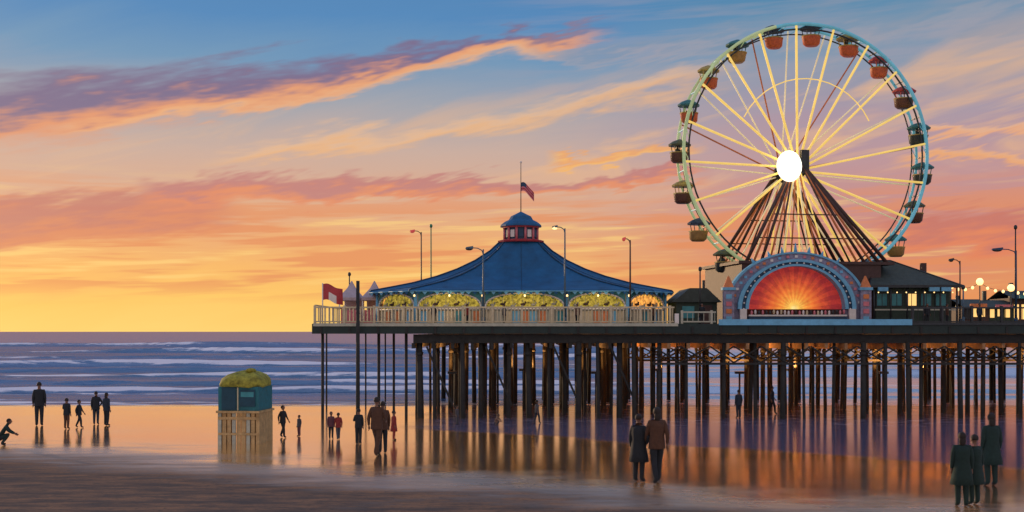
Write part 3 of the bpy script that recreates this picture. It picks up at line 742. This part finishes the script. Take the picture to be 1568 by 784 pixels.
# ------------------------------------------------------------ people
skin=mat('skin',(0.20,0.10,0.06),0.6,0.1,5,0)
hair=mat('hair',(0.02,0.014,0.01),0.7,0.2,9,0.2)
eyem=mat('eye',(0.02,0.02,0.02),0.3,0,3,0)
clothes={}
def cloth(c):
    if c not in clothes: clothes[c]=mat('cloth_%d'%len(clothes),c,0.85,0.25,6,0.3)
    return clothes[c]
DK=(0.014,0.018,0.022); NV=(0.015,0.027,0.045); BR=(0.09,0.04,0.02); RD=(0.26,0.03,0.025); GN=(0.010,0.032,0.026); GY=(0.07,0.07,0.08); TN=(0.20,0.12,0.08); MV=(0.14,0.05,0.06)
def person(px_,yfoot,H,heading=0,pose='stand',top=DK,bot=DK,coat=False,hairlong=False,hat=False,child=False,name='person'):
    d=F*CH/(yfoot-507); loc=(PX(px_,d),d,0.0)
    hd=1.18 if child else 1.0
    J={'pel':(0,0,.53),'sp':(0,.005,.62),'ch':(0,.005,.735),'nk':(0,0,.825),'hb':(0,-.004,.875),'ht':(0,-.002,.925)}
    for s,n_ in ((-1,'l'),(1,'r')):
        J['sh'+n_]=(s*.098,0,.795); J['el'+n_]=(s*.125,.015,.635); J['wr'+n_]=(s*.128,-.02,.495); J['hp'+n_]=(s*.048,0,.505)
        J['kn'+n_]=(s*.052,-.012,.285); J['an'+n_]=(s*.052,.01,.045); J['to'+n_]=(s*.062,-.085,.018)
    if pose=='walk':
        J['knl']=(-.050,-.085,.29);J['anl']=(-.050,-.10,.045);J['tol']=(-.055,-.19,.022)
        J['knr']=(.050,.02,.285);J['anr']=(.050,.13,.065);J['tor']=(.058,.06,.018)
        J['ell']=(-.122,.07,.645);J['wrl']=(-.125,.05,.51);J['elr']=(.122,-.05,.645);J['wrr']=(.12,-.13,.53)
    if pose=='stride':
        J['knl']=(-.050,.03,.29);J['anl']=(-.055,.16,.08);J['tol']=(-.055,.10,.022)
        J['knr']=(.050,-.10,.30);J['anr']=(.055,-.13,.045);J['tor']=(.06,-.215,.02)
        J['elr']=(.128,.06,.64);J['wrr']=(.14,.02,.51);J['ell']=(-.12,-.06,.65);J['wrl']=(-.09,-.15,.60)
    if pose=='hold':
        J['elr']=(.14,-.02,.65);J['wrr']=(.11,-.13,.70)
    if pose=='hips':
        J['ell']=(-.18,.03,.66);J['wrl']=(-.105,-.03,.56)
    if pose=='crouch':
        dz=-.34
        for k in list(J):
            if k[:2] in ('pe','sp','ch','nk','hb','ht','sh','el','wr','hp'):
                x,y,z=J[k]; t=max(0,z-.53); J[k]=(x,y-t*.5+.06,z+dz-t*.1)
        for s,n_ in ((-1,'l'),(1,'r')):
            J['kn'+n_]=(s*.08,-.14,.26); J['an'+n_]=(s*.07,.02,.045); J['to'+n_]=(s*.08,-.07,.02)
            J['el'+n_]=(s*.13,-.15,.33); J['wr'+n_]=(s*.08,-.26,.27)
    R={'pel':.078,'sp':.074,'ch':.084,'nk':.036,'hb':.036,'ht':.040}
    for n_ in 'lr': R.update({'sh'+n_:.046,'el'+n_:.032,'wr'+n_:.021,'hp'+n_:.064,'kn'+n_:.046,'an'+n_:.034,'to'+n_:.024})
    keys=list(J); idx={k:i for i,k in enumerate(keys)}
    ed=[('pel','sp'),('sp','ch'),('ch','nk'),('nk','hb'),('hb','ht')]
    for n_ in 'lr': ed+=[('ch','sh'+n_),('sh'+n_,'el'+n_),('el'+n_,'wr'+n_),('pel','hp'+n_),('hp'+n_,'kn'+n_),('kn'+n_,'an'+n_),('an'+n_,'to'+n_)]
    me=bpy.data.meshes.new('tmp'); me.from_pydata([tuple(c*H for c in J[k]) for k in keys],[(idx[a],idx[c]) for a,c in ed],[])
    o=bpy.data.objects.new('tmp',me); scene.collection.objects.link(o)
    sk=o.modifiers.new('skin','SKIN'); ss_=o.modifiers.new('sub','SUBSURF'); ss_.levels=1; ss_.render_levels=1
    sv=me.skin_vertices[0].data
    for i,k in enumerate(keys):
        r=R[k]*H; sv[i].radius=(r,r*(0.72 if k in('ch','sp','pel') else 1.0)); sv[i].use_root=(k=='pel')
    dg=bpy.context.evaluated_depsgraph_get(); em=bpy.data.meshes.new_from_object(o.evaluated_get(dg))
    m=MB(); V=[v.co.copy() for v in em.vertices]
    hipz=J['pel'][2]*H; nkz=(J['nk'][2]+.01)*H; tm,bm_=cloth(top),cloth(bot)
    wl=[Vector(J['wrl'])*H,Vector(J['wrr'])*H]
    groups={}
    for p in em.polygons:
        c=p.center; mt=tm
        if c.z>nkz and abs(c.x)<.07*H and pose not in('crouch','lean'): mt=skin
        elif min((c-q).length for q in wl)<.030*H: mt=skin
        elif c.z<hipz+.02*H and abs(c.x)<.10*H and min((c-q).length for q in wl)>.05*H: mt=bm_ if c.z>.04*H else hair
        groups.setdefault(mt,[]).append(tuple(p.vertices))
    base=len(m.v); m.v+=[tuple(v) for v in V]
    for mt,fs in groups.items():
        i=m.mid(mt)
        for f in fs: m.f.append(tuple(base+k for k in f)); m.mi.append(i); m.smooth.append(True)
    bpy.data.objects.remove(o); bpy.data.meshes.remove(em)
    hc=Vector(J['ht'])*H+Vector((0,-.004*H,.008*H))
    def hf(p):
        q=p.copy()
        if q.z<0: q.x*=1-0.25*(-q.z); q.y*=1-0.12*(-q.z)
        return q
    m.ell(hc,(.047*H*hd,.056*H*hd,.066*H*hd),skin,14,10,hf)
    m.ell(hc+Vector((0,.010*H,.014*H)),(.052*H*hd,.058*H*hd,.060*H*hd),hair,14,10,(lambda p: Vector((p.x,max(p.y,-0.55) if p.z<0.3 else p.y,max(p.z,-0.45 if not hairlong else -1.3)))))
    if hairlong: m.ell(hc+Vector((0,.035*H,-.05*H)),(.045*H,.028*H,.075*H),hair,10,8)
    if hat:
        m.cyl(hc+Vector((0,0,.03*H)),hc+Vector((0,0,.036*H)),.095*H,bm_,n=16); m.cyl(hc+Vector((0,0,.036*H)),hc+Vector((0,0,.085*H)),.055*H,bm_,r1=.045*H,n=14)
    m.cyl(hc+Vector((0,-.050*H,.004*H)),hc+Vector((0,-.066*H,-.012*H)),.005*H,skin,r1=.010*H,n=6)
    m.ell(hc+Vector((0,-.052*H,-.032*H)),(.016*H,.006*H,.004*H),cloth(MV),8,5)
    for s in (-1,1):
        m.ell(hc+Vector((s*.019*H,-.049*H,.004*H)),(.007*H,.005*H,.005*H),eyem,6,5)
        m.ell(hc+Vector((s*.048*H,.004*H,-.004*H)),(.006*H,.012*H,.018*H),skin,6,6)
    for n_,s in (('l',-1),('r',1)):
        wv=Vector(J['wr'+n_])*H; ev=Vector(J['el'+n_])*H; dr=(wv-ev).normalized()
        sd=Vector((0,-1,0)) if abs(dr.y)<.7 else Vector((0,0,1)); sd=(sd-dr*sd.dot(dr)).normalized()
        m.cyl(wv-dr*.005*H,wv+dr*.05*H,.013*H,skin,r1=.019*H,n=8)
        nn=dr.cross(sd)
        for k,(o_,l_) in enumerate(((-1.5,.036),(-.5,.043),(.5,.046),(1.5,.040))):
            a=wv+dr*.048*H+sd*o_*.0095*H; mid=a+dr*l_*.55*H; tip=mid+(dr*.75-nn*s*0.5).normalized()*l_*.45*H
            m.cyl(a,mid,.0052*H,skin,n=5); m.cyl(mid,tip,.0050*H,skin,r1=.0038*H,n=5)
        a=wv+dr*.018*H+sd*.012*H; m.cyl(a,a+(dr+sd*.8).normalized()*.036*H,.0062*H,skin,r1=.0045*H,n=5)
    prof_=None
    if coat: prof_=((.30,.150,.125),(.40,.135,.115),(.52,.115,.098),(.62,.102,.088),(.72,.114,.090),(.79,.108,.080),(.825,.05,.045))
    elif pose!='crouch': prof_=((.455,.108,.088),(.47,.110,.090),(.55,.104,.084),(.62,.098,.080),(.72,.108,.084),(.79,.104,.074),(.83,.045,.042))
    if prof_:
        rings=[]
        for z,rx,ry in prof_:
            rings.append([(rx*H*math.cos(t)*(1+.05*math.sin(t*7+z*9)*(1 if z<.7 else 0)),ry*H*math.sin(t)*(1+.05*math.cos(t*5)*(1 if z<.7 else 0)),z*H) for t in [2*math.pi*i/20 for i in range(20)]])
        m.rings(rings,tm,smooth=True)
    e=empty(name,loc,math.radians(heading))
    m.obj('body',e); return e
person(60,652,1.85,200,'stand',DK,DK)
person(102,657,1.25,170,'hold',DK,BR,child=True); person(121,655,1.15,90,'walk',DK,DK,child=True)
person(147,650,1.42,190,'hips',DK,NV); person(163,652,1.40,150,'stand',NV,DK,hairlong=True)
person(4,682,1.50,110,'crouch',GN,DK)
person(433,670,1.20,60,'walk',DK,DK,child=True); person(458,668,0.80,-40,'stand',GY,MV,child=True)
person(507,672,1.00,20,'stand',MV,DK,child=True); person(518,673,0.98,200,'walk',RD,GY,child=True)
person(549,680,1.25,180,'hold',DK,DK,child=True)
person(577,698,1.88,160,'stride',BR,BR,coat=False); person(586,694,1.70,200,'stand',BR,DK)
person(603,674,1.08,100,'stand',RD,RD,coat=True,child=True)
person(978,738,1.80,150,'hips',DK,DK,coat=True); person(1006,740,2.0,190,'walk',BR,DK,hairlong=True)
person(1473,776,1.70,170,'stand',GN,GN,coat=True,hairlong=True); person(1492,773,1.62,200,'hold',GN,GN,coat=True)
person(1518,744,1.88,185,'stand',GN,GN,coat=True,hairlong=True)
person(822,648,1.0,120,'walk',GY,NV,child=True); person(1131,640,1.3,200,'stand',NV,NV); person(1182,634,1.35,90,'walk',NV,DK)
person(700,650,0.8,60,'stand',GY,GY,child=True); person(760,652,0.8,60,'crouch',TN,GY,child=True)
def deckperson(px_,d,**k):
    e=person(784,640,k.pop('H',1.0),**k); e.location=(PX(px_,d),d,DT); return e
for q,(x_,c) in enumerate(((620,BR),(664,NV),(715,RD),(772,GY),(884,TN),(1000,BR),(1075,DK),(1420,DK),(1450,BR),(1500,NV))):
    deckperson(x_,51.6+0.1*(q%3),H=1.0,heading=random.uniform(-90,90),pose='stand',top=c,bot=DK)
print('objects',len(bpy.data.objects))
